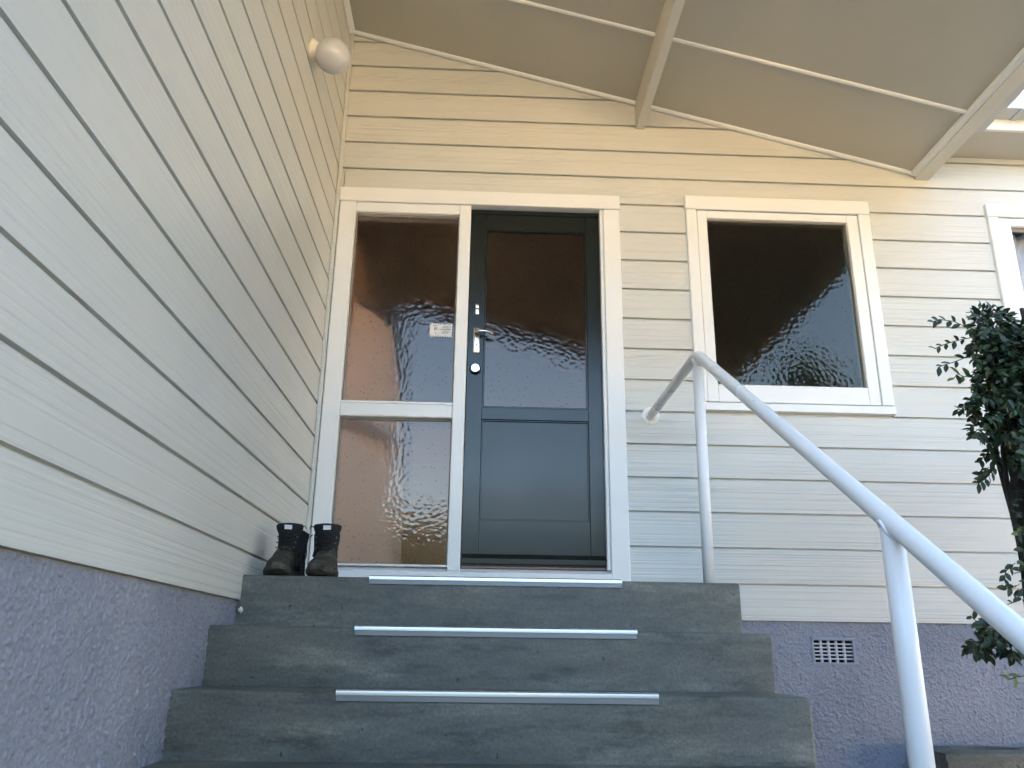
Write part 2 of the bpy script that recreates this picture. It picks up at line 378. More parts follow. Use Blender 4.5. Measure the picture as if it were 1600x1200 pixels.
# --- door leaf
DY0, DY1 = .030, .074
DR = MB().box(.768, .852, DY0, DY1, .415, 2.384, .0009).build('door', M_door, HOUSE)
box('stile', 1.4185, 1.508, DY0, DY1, .415, 2.384, M_door, DR, .0009)
box('top_rail', .853, 1.4175, DY0+.0008, DY1, 2.288, 2.3835, M_door, DR, .0009)
box('lock_rail', .853, 1.4175, DY0+.0008, DY1, 1.173, 1.236, M_door, DR, .0009)
box('bottom_rail', .853, 1.4175, DY0+.0008, DY1, .415, .643, M_door, DR, .0009)
MB().prism([(DY0-.018, .425), (DY0-.018, .450), (DY0-.0005, .474), (DY0-.0005, .425)], 'x', .770, 1.506).build('weather_bar', M_door, DR)
box('panel', .853, 1.4175, DY0+.020, DY1-.01, .643, 1.173, M_door, DR, .0)
def frame_mold(x0, x1, z0, z1, wd, y0, y1, m, name, parent):
    MB().box(x0, x0+wd, y0, y1, z0, z1, .0012).box(x1-wd, x1, y0, y1, z0, z1, .0012).box(x0+wd, x1-wd, y0+.0004, y1, z0, z0+wd, .0012).box(x0+wd, x1-wd, y0+.0004, y1, z1-wd, z1, .0012).build(name, m, parent)
frame_mold(.8535, 1.417, .6435, 1.1725, .007, DY0+.010, DY0+.0198, M_door, 'panel_moulding', DR)
frame_mold(.8535, 1.417, 1.2365, 2.2875, .009, DY0+.002, DY0+.013, M_door, 'glazing_bead', DR)
pane('glass_pane', .853, 1.4175, DY0+.014, 1.236, 2.288, M_hammer, DR)
# lock furniture
def lathe(c, axis, prof_, seg=24):
    c = Vector(c); ax = Vector(axis).normalized(); a = ax.orthogonal().normalized(); b = ax.cross(a)
    return [[c+ax*t+(a*math.cos(2*PI*k/seg)+b*math.sin(2*PI*k/seg))*max(r, 1e-4) for k in range(seg)] for t, r in prof_]
c = at(745.5, 484, DY0)
nl = MB().box(c.x-.011, c.x+.011, DY0-.007, DY0-.0005, c.z-.030, c.z+.030, .004, 2); nl.box(c.x-.0105, c.x+.0105, DY0-.020, DY0-.006, c.z+.003, c.z+.029, .004, 2)
auto_smooth(nl.build('night_latch', M_chrome, DR))
MB().loft(lathe((c.x, DY0-.0072, c.z-.021), (0, -1, 0), [(0, .0035), (.0012, .0035)], 12)).build('keyhole', M_black, DR)
c = at(744.5, 532, DY0)
pl = MB().box(c.x-.0165, c.x+.0165, DY0-.006, DY0-.0006, c.z-.072, c.z+.072, .004, 2)
auto_smooth(pl.build('handle_plate', M_chrome, DR))
hz = c.z+.036
MB().loft(lathe((c.x+.002, DY0-.0065, hz), (0, -1, 0), [(0, .014), (.004, .014), (.006, .010), (.034, .0095)], 20)).build('handle_boss', M_darkmetal, DR, True)
lev = MB().tube([(c.x-.004, DY0-.036, hz), (c.x+.004, DY0-.043, hz+.001), (c.x+.02, DY0-.046, hz+.003), (c.x+.045, DY0-.046, hz+.003), (c.x+.068, DY0-.043, hz-.001), (c.x+.082, DY0-.037, hz-.006), (c.x+.086, DY0-.032, hz-.009)], [.0085, .0095, .0085, .0075, .0068, .006, .004], 12)
lev.build('lever', M_chrome, DR, True)
kx, kz = c.x+.002, c.z-.032
MB().loft(lathe((kx, DY0-.0062, kz+.006), (0, -1, 0), [(0, .005), (.0012, .005)], 12)).box(kx-.0025, kx+.0025, DY0-.0072, DY0-.0062, kz-.012, kz+.004).build('keyhole', M_black, DR)
for q in (-.064, .064): MB().loft(lathe((c.x, DY0-.0062, c.z+q), (0, -1, 0), [(0, .003), (.001, .0025)], 10)).build('screw', M_darkmetal, DR)
c = at(742.5, 577, DY0)
MB().loft(lathe((c.x, DY0-.0005, c.z), (0, -1, 0), [(0, .031), (.006, .031), (.016, .0265), (.018, .0262)], 28)).build('deadbolt_ring', M_darkmetal, DR, True)
auto_smooth(MB().loft(lathe((c.x, DY0-.0182, c.z), (0, -1, 0), [(0, .0235), (.006, .0235), (.008, .0215), (.008, .012), (.0095, .0115)], 28)).build('deadbolt', M_chrome, DR))
MB().box(c.x-.0015, c.x+.0015, DY0-.0290, DY0-.0278, c.z-.006, c.z+.004).build('keyhole', M_black, DR)

# --- windows
def window(x0, x1, z0, z1, gl, gr, gb, gt, sash, mglass, head=.085):
    o = MB().box(x0, sash[0]-.003, FY, .08, z0+.049, z1-head-.001, .004).build('window', M_trim, HOUSE)
    box('side_casing', sash[1]+.003, x1, FY, .08, z0+.049, z1-head-.001, M_trim, o, .004)
    box('head_casing', x0-.003, x1+.003, FY-.004, .08, z1-head, z1, M_trim, o, .004)
    MB().prism([(FY-.006, z0), (FY-.006, z0+.040), (.0, z0+.048), (.08, z0+.048), (.08, z0)], 'x', x0+.0005, x1-.0005).build('sill', M_trim, o)
    sy = FY+.006
    box('sash_stile', sash[0], gl, sy, .06, sash[2], sash[3], M_trim, o, .003)
    box('sash_stile', gr, sash[1], sy, .06, sash[2], sash[3], M_trim, o, .003)
    box('sash_rail', gl+.0003, gr-.0003, sy+.0006, .06, sash[2], gb, M_trim, o, .003)
    box('sash_rail', gl+.0003, gr-.0003, sy+.0006, .06, gt, sash[3], M_trim, o, .003)
    pane('glass_pane', gl+.0003, gr-.0003, .012, gb, gt, mglass, o)
    pb = MB(); pb.box(gl+.0003, gl+.006, .0045, .0115, gb, gt, .0015).box(gr-.006, gr-.0003, .0045, .0115, gb, gt, .0015).box(gl+.006, gr-.006, .0048, .0115, gt-.007, gt, .0015)
    pb.build('putty_bead', M_putty, o)
    box('sash_gap', sash[0]-.0028, sash[1]+.0028, .01, .075, sash[3], sash[3]+.004, M_black, o, 0)
    return o
W2 = window(1.988, 3.055, 1.238, 2.520, 2.108, 2.922, 1.385, 2.383, (2.051, 2.985, 1.288, 2.429), M_hammer2)
W3 = window(3.758, 5.400, 1.050, 2.535, 3.888, 5.270, 1.190, 2.396, (3.822, 5.335, 1.100, 2.444), M_clear)

# --- rooms behind the glass
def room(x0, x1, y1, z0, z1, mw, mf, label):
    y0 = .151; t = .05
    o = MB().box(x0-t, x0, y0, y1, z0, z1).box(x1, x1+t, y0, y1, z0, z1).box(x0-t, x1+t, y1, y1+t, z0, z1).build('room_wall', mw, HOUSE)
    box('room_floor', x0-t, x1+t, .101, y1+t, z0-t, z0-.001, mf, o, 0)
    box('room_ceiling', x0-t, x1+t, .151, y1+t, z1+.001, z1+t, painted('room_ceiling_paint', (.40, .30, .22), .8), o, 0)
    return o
M_hall = painted('copper_hall_wall', (.70, .44, .31), .5, 0, .3)
room(.085, 1.70, 4.5, .40, 2.75, M_hall, painted('hall_floor_timber', (.50, .30, .18), .35), '')
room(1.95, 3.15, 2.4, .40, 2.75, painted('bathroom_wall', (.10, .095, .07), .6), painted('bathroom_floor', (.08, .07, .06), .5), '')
RM3 = room(3.40, 6.2, 3.2, .40, 2.75, painted('bedroom_wall', (.55, .55, .56), .6), painted('bedroom_floor', (.3, .28, .25), .6), '')
# added copper sheet standing in for the lit hall, left inside the side light
vs_, fs = [], []; nc, nr = 90, 24
for i in range(nc+1):
    u = i/nc
    for j in range(nr+1):
        v = j/nr; z = .43+1.50*v; g_ = 1-.45*v**2
        x = .095+.34*u*g_; y = .085+.34*u**1.3+.22*v**2.2+(.0025*math.sin(u*13+v*1.3)+.001*math.sin(u*41+2*v))*(.5+u)
        vs_.append((x, y, z))
for i in range(nc):
    for j in range(nr): a_ = i*(nr+1)+j; fs.append((a_, a_+nr+1, a_+nr+2, a_+1))
mesh_obj('curtain_or_standin', vs_, fs, mat('copper_standin_sheet', (.70, .47, .33), .8), EN, True)
# net curtain behind the right window: a pleated sheet
vs_, fs = [], []
nc = 150
for i in range(nc+1):
    x = 3.80+1.55*i/nc
    for j, z in enumerate((1.1, 2.42)):
        vs_.append((x, .14+.022*math.sin(i*.9)+.008*math.sin(i*.37+1), z))
for i in range(nc): fs.append((2*i, 2*i+2, 2*i+3, 2*i+1))
cu = mesh_obj('curtain_or_standin', vs_, fs, mat('net_curtain', (.62, .66, .78), .9), W3, True)

# --- porch roof (the side wing's roof runs on over the steps)
RX0, RX1, RY0, RY1 = -3.4, 3.365, -4.05, 7.0
def slopebox(x0, x1, y0, y1, d0, d1): # between ceiling+d0 and ceiling+d1
    return MB().prism([(x0, ceil(x0)+d0), (x1, ceil(x1)+d0), (x1, ceil(x1)+d1), (x0, ceil(x0)+d1)], 'y', y0, y1)
M_iron = painted('roof_iron', (.30, .31, .31), .5)
rf = slopebox(RX0, 3.46, RY0, RY1, .014, .19)
rf.prism([(RX0-.0, ceil(RX0)+.014), (RX0, ceil(RX0)+.19), (-7.2, ceil(RX0)+.19-3.8*.2557), (-7.2, ceil(RX0)+.014-3.8*.2557)], 'y', RY0, RY1)
PR = rf.build('porch_roof', M_iron, HOUSE)
BXL, BXR = 1.722, 1.770
seams = [-.012, -.592, -1.79, -2.99, -4.045]
for (x0, x1) in ((.001, BXL-.001), (BXR+.001, 3.362)):
    for a, b in zip(seams[:-1], seams[1:]):
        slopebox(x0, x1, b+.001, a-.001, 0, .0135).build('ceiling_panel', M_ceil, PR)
def batten(x0, x1, y, r, name='batten'):
    seg = 8; rings = []
    for x in (x0, x1):
        rings.append([Vector((x, y+r*math.cos(PI+PI*k/seg), ceil(x)-.0005+r*.8*math.sin(PI+PI*k/seg))) for k in range(seg+1)])
    n = seg+1; vs_ = rings[0]+rings[1]; fs = [(k, k+1, n+k+1, n+k) for k in range(seg)]+[tuple(range(n)), tuple(range(n, 2*n))]
    auto_smooth(mesh_obj(name, vs_, fs, M_trim, PR), 50)
for (x0, x1) in ((.003, BXL-.002), (BXR+.002, 3.36)):
    for y in seams[1:-1]: batten(x0, x1, y, .013)
    batten(x0, x1, -.016, .019, 'scotia')
# scotia along the side wall
MB().prism([(.0005, ceil(0)-.001), (.030, ceil(.03)-.001), (.022, ceil(0)-.022), (.0005, ceil(0)-.034)], 'y', -4.0, -.03).build('scotia', M_trim, PR)
# rafter under the ceiling and the eaves beam
MB().prism([(BXL, 2.968), (BXR, 2.968), (BXR, ceil(BXR)+.01), (BXL, ceil(BXL)+.01)], 'y', -4.045, -.0015).build('rafter', M_beam, PR)
MB().prism([(3.366, 2.690), (3.452, 2.690), (3.452, ceil(3.452)+.012), (3.366, ceil(3.366)+.012)], 'y', -4.048, -.0015).build('eaves_beam', M_beam, PR)
MB().prism([(3.340, 2.706), (3.3655, 2.696), (3.3655, 2.722), (3.340, 2.7285)], 'y', -4.04, -.03).build('beam_bead', M_trim, PR)
M_gut = painted('gutter_paint', (.52, .53, .53), .4)
MB().prism([(3.4535, 2.722), (3.528, 2.722), (3.534, 2.80), (3.526, 2.80), (3.521, 2.730), (3.4535, 2.730)], 'y', -4.06, -.43).build('gutter', M_gut, PR)
MB().prism([(RX0, ceil(RX0)-.10), (3.40, ceil(3.40)-.02), (3.40, ceil(3.40)+.195), (RX0, ceil(RX0)+.195)], 'y', -4.085, -4.051).build('barge_board', M_trim, PR)
# --- main roof and eaves over the right wing
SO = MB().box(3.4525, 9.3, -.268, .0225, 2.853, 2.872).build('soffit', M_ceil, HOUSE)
box('fascia', 3.4530, 9.3, -.292, -.2685, 2.846, 2.925, painted('cream_fascia', (.78, .74, .64), .4), SO, .003)
MB().prism([(-.2925, 2.915), (-.395, 2.915), (-.405, 3.005), (-.397, 3.005), (-.388, 2.923), (-.2925, 2.923)], 'x', 3.50, 9.3).build('gutter', M_gut, SO)
MB().box(3.80, 3.83, -.400, -.290, 2.909, 2.9145).build('gutter_bracket', M_gut, SO)
RO = MB().prism([(-.34, 2.975), (3.2, 3.95), (6.9, 2.975), (6.9, 2.94), (3.2, 3.90), (-.34, 2.935)], 'x', 3.0, 9.4).build('main_roof', M_iron, HOUSE)
# outer walls that carry the house out of the frame
MB().box(-6.6, -6.45, -3.95, 6.5, GZ, 3.2).box(-6.45, -.1505, -3.95, -3.82, GZ, 3.55).box(-6.45, 8.85, 6.35, 6.5, GZ, 2.9).box(8.85, 9.0, .16, 6.5, GZ, 2.9).build('outer_wall', M_board, HOUSE)
MB().prism([(-.34+.4, 2.9), (6.5, 2.9), (3.2, 3.88)], 'x', 8.86, 8.98).build('gable_wall', M_board, HOUSE)

# ------------------------------------------------------------------ steps
STP = empty('concrete_steps', (.915, -1.9, GZ), 'grey trowelled concrete steps with aluminium nosings rising to the door', 'steps')
LT, RI, TR = .262, .185, .285
def step_mesh(y0, y1, top, zb, x1):
    bm = bmesh.new(); bmesh.ops.create_cube(bm, size=1)
    for v in bm.verts: v.co = Vector((-.0135+(v.co.x+.5)*(x1+.0135), y0+(v.co.y+.5)*(y1-y0), zb+(v.co.z+.5)*(top-zb)))
    ed = [e for e in bm.edges if (all(abs(v.co.z-top) < 1e-5 for v in e.verts) and all(abs(v.co.y-y0) < 1e-5 for v in e.verts)) or all(abs(v.co.x-x1) < 1e-5 and (abs(v.co.z-top) < 1e-5) for v in e.verts) or (all(abs(v.co.x-x1) < 1e-5 and abs(v.co.y-y0) < 1e-5 for v in e.verts))]
    bmesh.ops.bevel(bm, geom=ed, offset=.011, segments=4, affect='EDGES', profile=.5)
    # long cuts so that the arrises can waver a little
    for i in range(1, 26):
        bmesh.ops.bisect_plane(bm, geom=bm.verts[:]+bm.edges[:]+bm.faces[:], plane_co=(x1*i/26, 0, 0), plane_no=(1, 0, 0))
    ph = random.uniform(0, 9)
    for v in bm.verts:
        if v.co.z > zb+.01 and v.co.y < y1-.01:
            v.co.z += .0006*math.sin(v.co.x*9+ph)+.0004*math.sin(v.co.x*23+ph*2)+random.uniform(-.0004, .0004); v.co.y += .0008*math.sin(v.co.x*7+ph*3)+.0004*math.sin(v.co.x*31+ph)
    bm.verts.index_update()
    vs_ = [v.co.copy() for v in bm.verts]; fs = [[v.index for v in f.verts] for f in bm.faces]; bm.free(); return vs_, fs
for k in range(9):
    top = LT-RI*k; yf = -1.05-TR*k; yb = .02 if k == 0 else yf+TR
    vs_, fs = step_mesh(yf, yb if k == 0 else yb-.0016, top, GZ-.02, 1.826+.004*min(k, 2))
    auto_smooth(mesh_obj('step', vs_, fs, M_conc, STP), 35)
    # nosing strip: rounded bright lip over a flat front leg
    p = [(yf-.0030, top-.010), (yf-.0075, top-.009)]
    for q in range(6):
        a = PI/2*q/5; p.append((yf-.0075+.0085*(1-math.cos(a)), top+.0005+.0055*math.sin(a)))
    p += [(yf+.034, top+.006), (yf+.034, top+.002), (yf-.0022, top+.002), (yf-.0022, top-.010)]
    n0, n1_ = .458+random.uniform(-.003, .003), 1.384+random.uniform(-.003, .003)
    ns_ = auto_smooth(MB().prism(p, 'x', n0, n1_).build('nosing_strip', M_alu, STP), 30)
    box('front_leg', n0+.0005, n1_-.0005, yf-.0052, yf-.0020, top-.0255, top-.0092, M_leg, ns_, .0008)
# blob of mortar where landing, boards and plaster meet
bm = bmesh.new(); bmesh.ops.create_icosphere(bm, subdivisions=2, radius=.016)
for v in bm.verts: v.co = Vector((v.co.x*.55, v.co.y*.5, v.co.z*.8))*random.uniform(.55, 1.25)
bm.verts.index_update()
mesh_obj('mortar_blob', [v.co+Vector((.006, -1.054, .138)) for v in bm.verts], [[v.index for v in f.verts] for f in bm.faces], M_trim, STP, True); bm.free()

# ------------------------------------------------------------------ handrail
HX = 1.742
HR = empty('handrail', (HX, -.935, LT), 'white tubular steel handrail beside the concrete steps', 'handrail')
R_ = .0225; BY, BZ = -.965, 1.192; sl_ = .633
def rail_pt(y): return (HX, y, BZ+sl_*(y-BY))
path = [(HX, -.012, 1.203), (HX, -.4, 1.200), (HX, BY+.09, 1.196)]
for i in range(1, 9):
    t = i/9; a = Vector((HX, BY+.075, 1.196)); b = Vector((HX, BY, 1.200)); c_ = Vector(rail_pt(BY-.075)); path.append((1-t)**2*a+2*t*(1-t)*b+t*t*c_)
path += [rail_pt(y) for y in (-1.08, -1.6, -2.2, -2.8, -3.3)]
for i in range(1, 6):
    a = PI/2*i/5; e = Vector(rail_pt(-3.3)); path.append(e+Vector((0, -.10*math.sin(a), -.06-.10*(1-math.cos(a))*1.2+.06*(1-math.sin(a)))))
MB().tube(path, R_, 24).build('rail_tube', M_rail, HR, True)
pz = rail_pt(-2.40)[2]
MB().tube([(HX, -.936, LT-.01), (HX, -.945, .7), (HX, -.962, 1.178)], R_*.98, 24).build('post', M_rail, HR, True)
MB().tube([(HX, -2.40, LT-RI*5-.01), (HX, -2.40, 0), (HX, -2.40, pz-.012)], R_*1.08, 24).build('post', M_rail, HR, True)
def weld(c, n, r, ext):
    rings = []
    for j in range(9):
        pass
    return None
# weld bead round the post tops
for (y, rr, zc) in ((-2.40, R_*1.08, pz), (-.962, R_*.98, 1.178)):
    ring = []
    for k in range(20):
        a = 2*PI*k/20; dx, dy = rr*1.0*math.cos(a), rr*1.0*math.sin(a)
        under = -math.sqrt(max(R_*R_-dx*dx*.92, 1e-6))*1.17
        sl2 = sl_ if (y < -2 or dy < 0) else 0.
        ring.append((HX+dx, y+dy, zc+under+dy*sl2+.001))
    MB().tube(ring+[ring[0]], [.0042+random.uniform(-.001, .0012) for _ in range(21)], 8, False).build('weld_bead', M_rail, HR, True)
auto_smooth(MB().loft(lathe((HX, -.0006, 1.203), (0, -1, 0), [(0, .047), (.004, .047), (.006, .044), (.007, .030), (.020, .029), (.026, .0265), (.028, .0235)], 32)).build('wall_flange', M_rail, HR))
for a in (.6, 2.7, 4.7): MB().loft(lathe((HX+.037*math.cos(a), -.0066, 1.203+.037*math.sin(a)), (0, -1, 0), [(0, .005), (.002, .004)], 10)).build('screw', M_rail, HR)

# ------------------------------------------------------------------ wall lamp
LA = empty('wall_lamp', (.0, -.888, 2.705), 'round opal globe lamp on a flared cream bracket high on the side wall', 'lamp')
ax = (.104, .006, -.022)
auto_smooth(MB().loft(lathe((.0006, -.885, 2.713), ax, [(0, .054), (.006, .054), (.010, .050), (.02, .044), (.035, .038), (.05, .036), (.064, .040)], 32)).build('bracket', painted('cream_lamp_bracket', (.78, .72, .58), .4), LA), 50)
gc = Vector((.104, -.879, 2.687)); pr_ = []
for i in range(25):
    a = PI*i/24; pr_.append((-.083*math.cos(a), .083*math.sin(a)))
MB().loft(lathe(gc, ax, pr_, 40)).build('globe', M_globe, LA, True)

# ------------------------------------------------------------------ boots
M_leather = mat('muddy_leather', (.03, .026, .02), .75)
b_ = bsdf(M_leather); v_ = coords(M_leather, (1, 1, 1)); lk(M_leather, ramp(M_leather, noise(M_leather, v_, 22, 6, .65), [(.32, (.014, .012, .010)), (.50, (.034, .029, .021)), (.68, (.13, .105, .072))]), b_.inputs['Base Color'])
lk(M_leather, bump(M_leather, noise(M_leather, v_, 60, 5), .7, .004), b_.inputs['Normal'])
M_fab = mat('black_boot_fabric', (.012, .012, .013), .85); lk(M_fab, bump(M_fab, noise(M_fab, coords(M_fab, (1, 1, 1)), 300, 3), .5, .001), bsdf(M_fab).inputs['Normal'])
M_sole = mat('dirty_rubber_sole', (.05, .043, .034), .8); lk(M_sole, ramp(M_sole, noise(M_sole, coords(M_sole, (1, 1, 1)), 30, 5), [(.35, (.014, .013, .012)), (.7, (.10, .085, .062))]), bsdf(M_sole).inputs['Base Color'])
lk(M_sole, bump(M_sole, noise(M_sole, coords(M_sole, (1, 1, 1)), 70, 4), .6, .003), bsdf(M_sole).inputs['Normal'])
M_lace = mat('black_lace', (.012, .012, .012), .8)
def boot(loc, yaw, flip, label):
    ox, oy, oz = loc; cs, sn = math.cos(yaw), math.sin(yaw)
    def T(p): x, y, z = p; x *= flip*1.09; return Vector((ox+x*cs-y*sn, oy+x*sn+y*cs, oz+z))      # local -y is the toe
    o = empty('work_boot', loc, label, 'boot', 'pair of muddy boots on the landing')
    def prof_w(t):                      # half widths (outer, inner) of the sole from toe (0) to heel (1)
        key = [(0, .014, .014), (.05, .034, .032), (.13, .048, .043), (.25, .055, .045), (.38, .052, .041), (.55, .041, .034), (.72, .037, .034), (.88, .036, .035), (.96, .028, .028), (1, .012, .012)]
        for (a, p, q), (b, r, s) in zip(key, key[1:]):
            if t <= b: u = (t-a)/(b-a); return p+(r-p)*u, q+(s-q)*u
    Lb = .285
    def cx(t): return .010*math.sin(PI*min(1, t*1.2))           # the last bends outwards
    def spring(t): return .020*max(0, 1-t/.22)**2
    ts = [0, .02, .05, .09, .13, .19, .25, .32, .40, .48, .56, .64, .72, .80, .88, .94, .98, 1]
    # sole
    rings = []
    for t in ts:
        a, b = prof_w(t); y = -.245+Lb*t; z0 = spring(t)*1.1 + (.008 if .50 < t < .66 else 0); z1 = .026+spring(t)*.9
        a *= 1.04; b *= 1.04
        rings.append([T((cx(t)+sx, y, zz)) for sx, zz in ((-b*.86, z0), (a*.86, z0), (a, z0+.006), (a*1.02, z1-.007), (a*.96, z1), (-b*.96, z1), (-b*1.02, z1-.007), (-b, z0+.006))])
    auto_smooth(MB().loft(rings).build('sole', M_sole, o), 45)
    # upper: one lofted skin, toe cap to heel counter
    def top_h(t):
        key = [(0, .034), (.05, .052), (.12, .066), (.22, .076), (.32, .092), (.42, .118), (.50, .145), (.60, .150), (.8, .150), (1, .140)]
        for (a, p), (b, q) in zip(key, key[1:]):
            if t <= b: return p+(q-p)*(t-a)/(b-a)
    rings = []; ns = 18
    for t in ts:
        a, b = prof_w(t); y = -.243+Lb*t*.99; zb = .022+spring(t)*.9; h = top_h(t)-zb; r = []
        for k in range(ns):
            th = 2*PI*k/ns; c, s = math.cos(th), math.sin(th)
            up_ = max(s, 0); narrow = 1-.22*up_**1.5
            hw = (a if c > 0 else b)*narrow
            zz = zb+h*(up_**.72 if s > 0 else 0) - (.004 if s < -.5 else 0)
            wr = .0022*math.sin(t*46+c*3+flip)*(1 if .15 < t < .6 else .3)
            r.append(T((cx(t)+hw*math.copysign(abs(c)**.72, c), y, zz+wr)))
        rings.append(r)
    MB().loft(rings).build('upper', M_leather, o, True)
    # shaft, open at the top with a padded collar
    rings = []; ns = 24
    for z, hx, y0, y1, lean in ((.085, .043, -.128, .038, 0), (.11, .042, -.115, .040, 0), (.135, .043, -.102, .040, .0), (.155, .045, -.094, .040, 0), (.172, .046, -.088, .041, 0), (.180, .0455, -.086, .040, 0), (.183, .041, -.080, .035, 0), (.178, .037, -.075, .031, 0), (.120, .034, -.070, .028, 0)):
        r = []
        for k in range(ns):
            th = 2*PI*k/ns; yy = (y0+y1)/2+(y1-y0)/2*math.sin(th)
            r.append(T((cx(.75)+hx*math.cos(th)*(1+.03*math.sin(z*160+k)), yy, z+.006*math.sin(th*1.0+PI)*(z > .16)+.0015*math.sin(k*2.1+z*90))))
        rings.append(r)
    MB().loft(rings, False).build('collar', M_fab, o, True)
    # tongue standing above the laces, flared at its top
    rings = []
    for z, y, hw, th in ((.10, -.128, .030, .010), (.125, -.116, .034, .010), (.15, -.105, .037, .010), (.172, -.099, .040, .010), (.188, -.101, .047, .009), (.203, -.106, .050, .008), (.209, -.107, .045, .005)):
        rings.append([T((cx(.5)+hw*c, y+.012*c*c+th*.5*s, z-.004*c*c)) for c, s in [(-1, 0), (-.9, -.8), (-.5, -1), (0, -1), (.5, -1), (.9, -.8), (1, 0), (.9, .8), (.5, 1), (0, 1), (-.5, 1), (-.9, .8)]])
    MB().loft(rings).build('tongue', M_fab, o, True)
    tg = [T((cx(.5)+x, y, z)) for x, y, z in ((-.013, -.1135, .183), (.014, -.1135, .184), (.014, -.1155, .2005), (-.013, -.1155, .1995))]
    tb = [v+Vector((0, .001, 0)) for v in tg]
    mesh_obj('tag', tg+tb, [(0, 1, 2, 3), (7, 6, 5, 4), (0, 4, 5, 1), (1, 5, 6, 2), (2, 6, 7, 3), (3, 7, 4, 0)], M_paper, o)
    # laces
    lz = MB()
    for i in range(5):
        t = i/4; z = .098+.066*t; y = -.137+.022*t; hw = .026+.006*t
        for s in (1, -1):
            lz.tube([T((cx(.45)-s*hw, y+.006, z)), T((cx(.45)-s*hw*.4, y-.006, z+.004)), T((cx(.45)+s*hw*.4, y-.007, z+.009)), T((cx(.45)+s*hw, y+.004, z+.014))], .0022, 6)
    lz.tube([T((.004, -.122, .168)), T((.010, -.128, .160)), T((.011, -.132, .142)), T((.008, -.136, .125))], .0022, 6)
    lz.tube([T((-.018, -.113, .172)), T((-.034, -.112, .190)), T((-.047, -.105, .198)), T((-.052, -.10, .188))], .0020, 6)
    lz.tube([T((-.040, -.10, .165)), T((-.054, -.10, .150)), T((-.056, -.115, .12)), T((-.050, -.135, .085)), T((-.060, -.16, .03)), T((-.062, -.165, .004))], .0020, 6)
    lz.build('lace', M_lace, o, True)
    for s in (1, -1):
        for i in range(3):
            z = .11+.022*i; MB().loft(lathe(T((cx(.45)+s*(.030+.002*i), -.133+.011*i, z)), T((s, -1.2, .3))-T((0, 0, 0)), [(0, .0035), (.003, .003)], 8)).build('eyelet', M_darkmetal, o)
boot((.132, -.795, LT+.0035), -.06, -1, 'muddy black work boot close to the side wall, upright tongue showing its white tag')
boot((.247, -.800, LT+.0035), .06, 1, 'muddy black work boot beside the side light, loose lace over its white tag')

# ------------------------------------------------------------------ concrete gully block against the foundation
GB = empty('gully_block', (3.3, -.15, GZ), 'dark concrete block with a shallow drain hollow against the rough plaster foundation', 'block')
gx0, gx1, gy0, gy1, gzt = 2.915, 3.72, -.315, .012, -.388
gm = MB(); gm.box(gx0, gx1, gy0, gy1, GZ-.02, gzt-.03)
ex, ey, ea, eb = 3.18, -.17, .16, .07; n = 40
outer = []
for k in range(n):
    a = 2*PI*k/n; c, s = math.cos(a), math.sin(a)
    hw, hh = (gx1-gx0)/2, (gy1-gy0)/2; mx_, my_ = (gx0+gx1)/2, (gy0+gy1)/2
    # ray from the hollow's centre to the rectangle
    tx = ((gx1-ex)/c if c > 1e-9 else (gx0-ex)/c if c < -1e-9 else 1e9); ty = ((gy1-ey)/s if s > 1e-9 else (gy0-ey)/s if s < -1e-9 else 1e9)
    t = min(tx, ty); outer.append((ex+c*t, ey+s*t, gzt))
rim = [(ex+(ea+.02)*math.cos(2*PI*k/n), ey+(eb+.018)*math.sin(2*PI*k/n), gzt+.012) for k in range(n)]
inn = [(ex+ea*math.cos(2*PI*k/n), ey+eb*math.sin(2*PI*k/n), gzt+.010) for k in range(n)]
low = [(ex+ea*.97*math.cos(2*PI*k/n), ey+eb*.97*math.sin(2*PI*k/n), gzt-.028) for k in range(n)]
side = [(x, y, gzt-.0302) for x, y, z in outer]
gm2 = MB().loft([[Vector(v) for v in r] for r in (side, outer, rim, inn, low)], False)
auto_smooth(gm2.build('block_top', M_conc, GB), 40); gm.build('block_body', M_conc, GB)
MB().loft([[Vector((x, y, gzt-.0285)) for x, y, z in low], [Vector((x, y, gzt-.0275)) for x, y, z in low]]).build('drain_bottom', M_black, GB)

# ------------------------------------------------------------------ vine-covered post
VY = -1.2
VP = empty('climbing_vine', (2.97, VY, GZ), 'dark green leafy vine climbing a thick dark post beside the handrail', 'vine')
M_bark = mat('dark_bark', (.035, .028, .022), .9)
lk(M_bark, ramp(M_bark, noise(M_bark, coords(M_bark, (30, 30, 3)), 1., 5), [(.3, (.012, .010, .008)), (.7, (.055, .044, .034))]), bsdf(M_bark).inputs['Base Color'])
lk(M_bark, bump(M_bark, noise(M_bark, coords(M_bark, (40, 40, 4)), 1., 5), .9, .01), bsdf(M_bark).inputs['Normal'])
def leafmat(name, a, b):
    m = mat(name, a, .5); oi = N(m, 'ShaderNodeObjectInfo')
    g_ = N(m, 'ShaderNodeNewGeometry')
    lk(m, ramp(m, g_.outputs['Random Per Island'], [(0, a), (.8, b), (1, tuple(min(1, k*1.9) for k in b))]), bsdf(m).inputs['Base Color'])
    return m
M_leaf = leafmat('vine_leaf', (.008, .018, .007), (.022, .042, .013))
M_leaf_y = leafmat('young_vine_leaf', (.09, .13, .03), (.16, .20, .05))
tb = MB(); rings = []
for i in range(40):
    t = i/39; z = GZ-.02+t*(1.22-GZ); bul = .012*math.sin(z*16+1)+.010*math.sin(z*31)
    wd = .135
    rings.append([Vector((2.975+.012*math.sin(z*3)+(wd+bul*math.sin(2*PI*k/16*3+z*5))*math.cos(2*PI*k/16), VY+(wd+bul*math.cos(2*PI*k/16*2+z*7))*math.sin(2*PI*k/16), z)) for k in range(16)])
tb.loft(rings); tb.build('trunk', M_bark, VP, True)
stm = 0
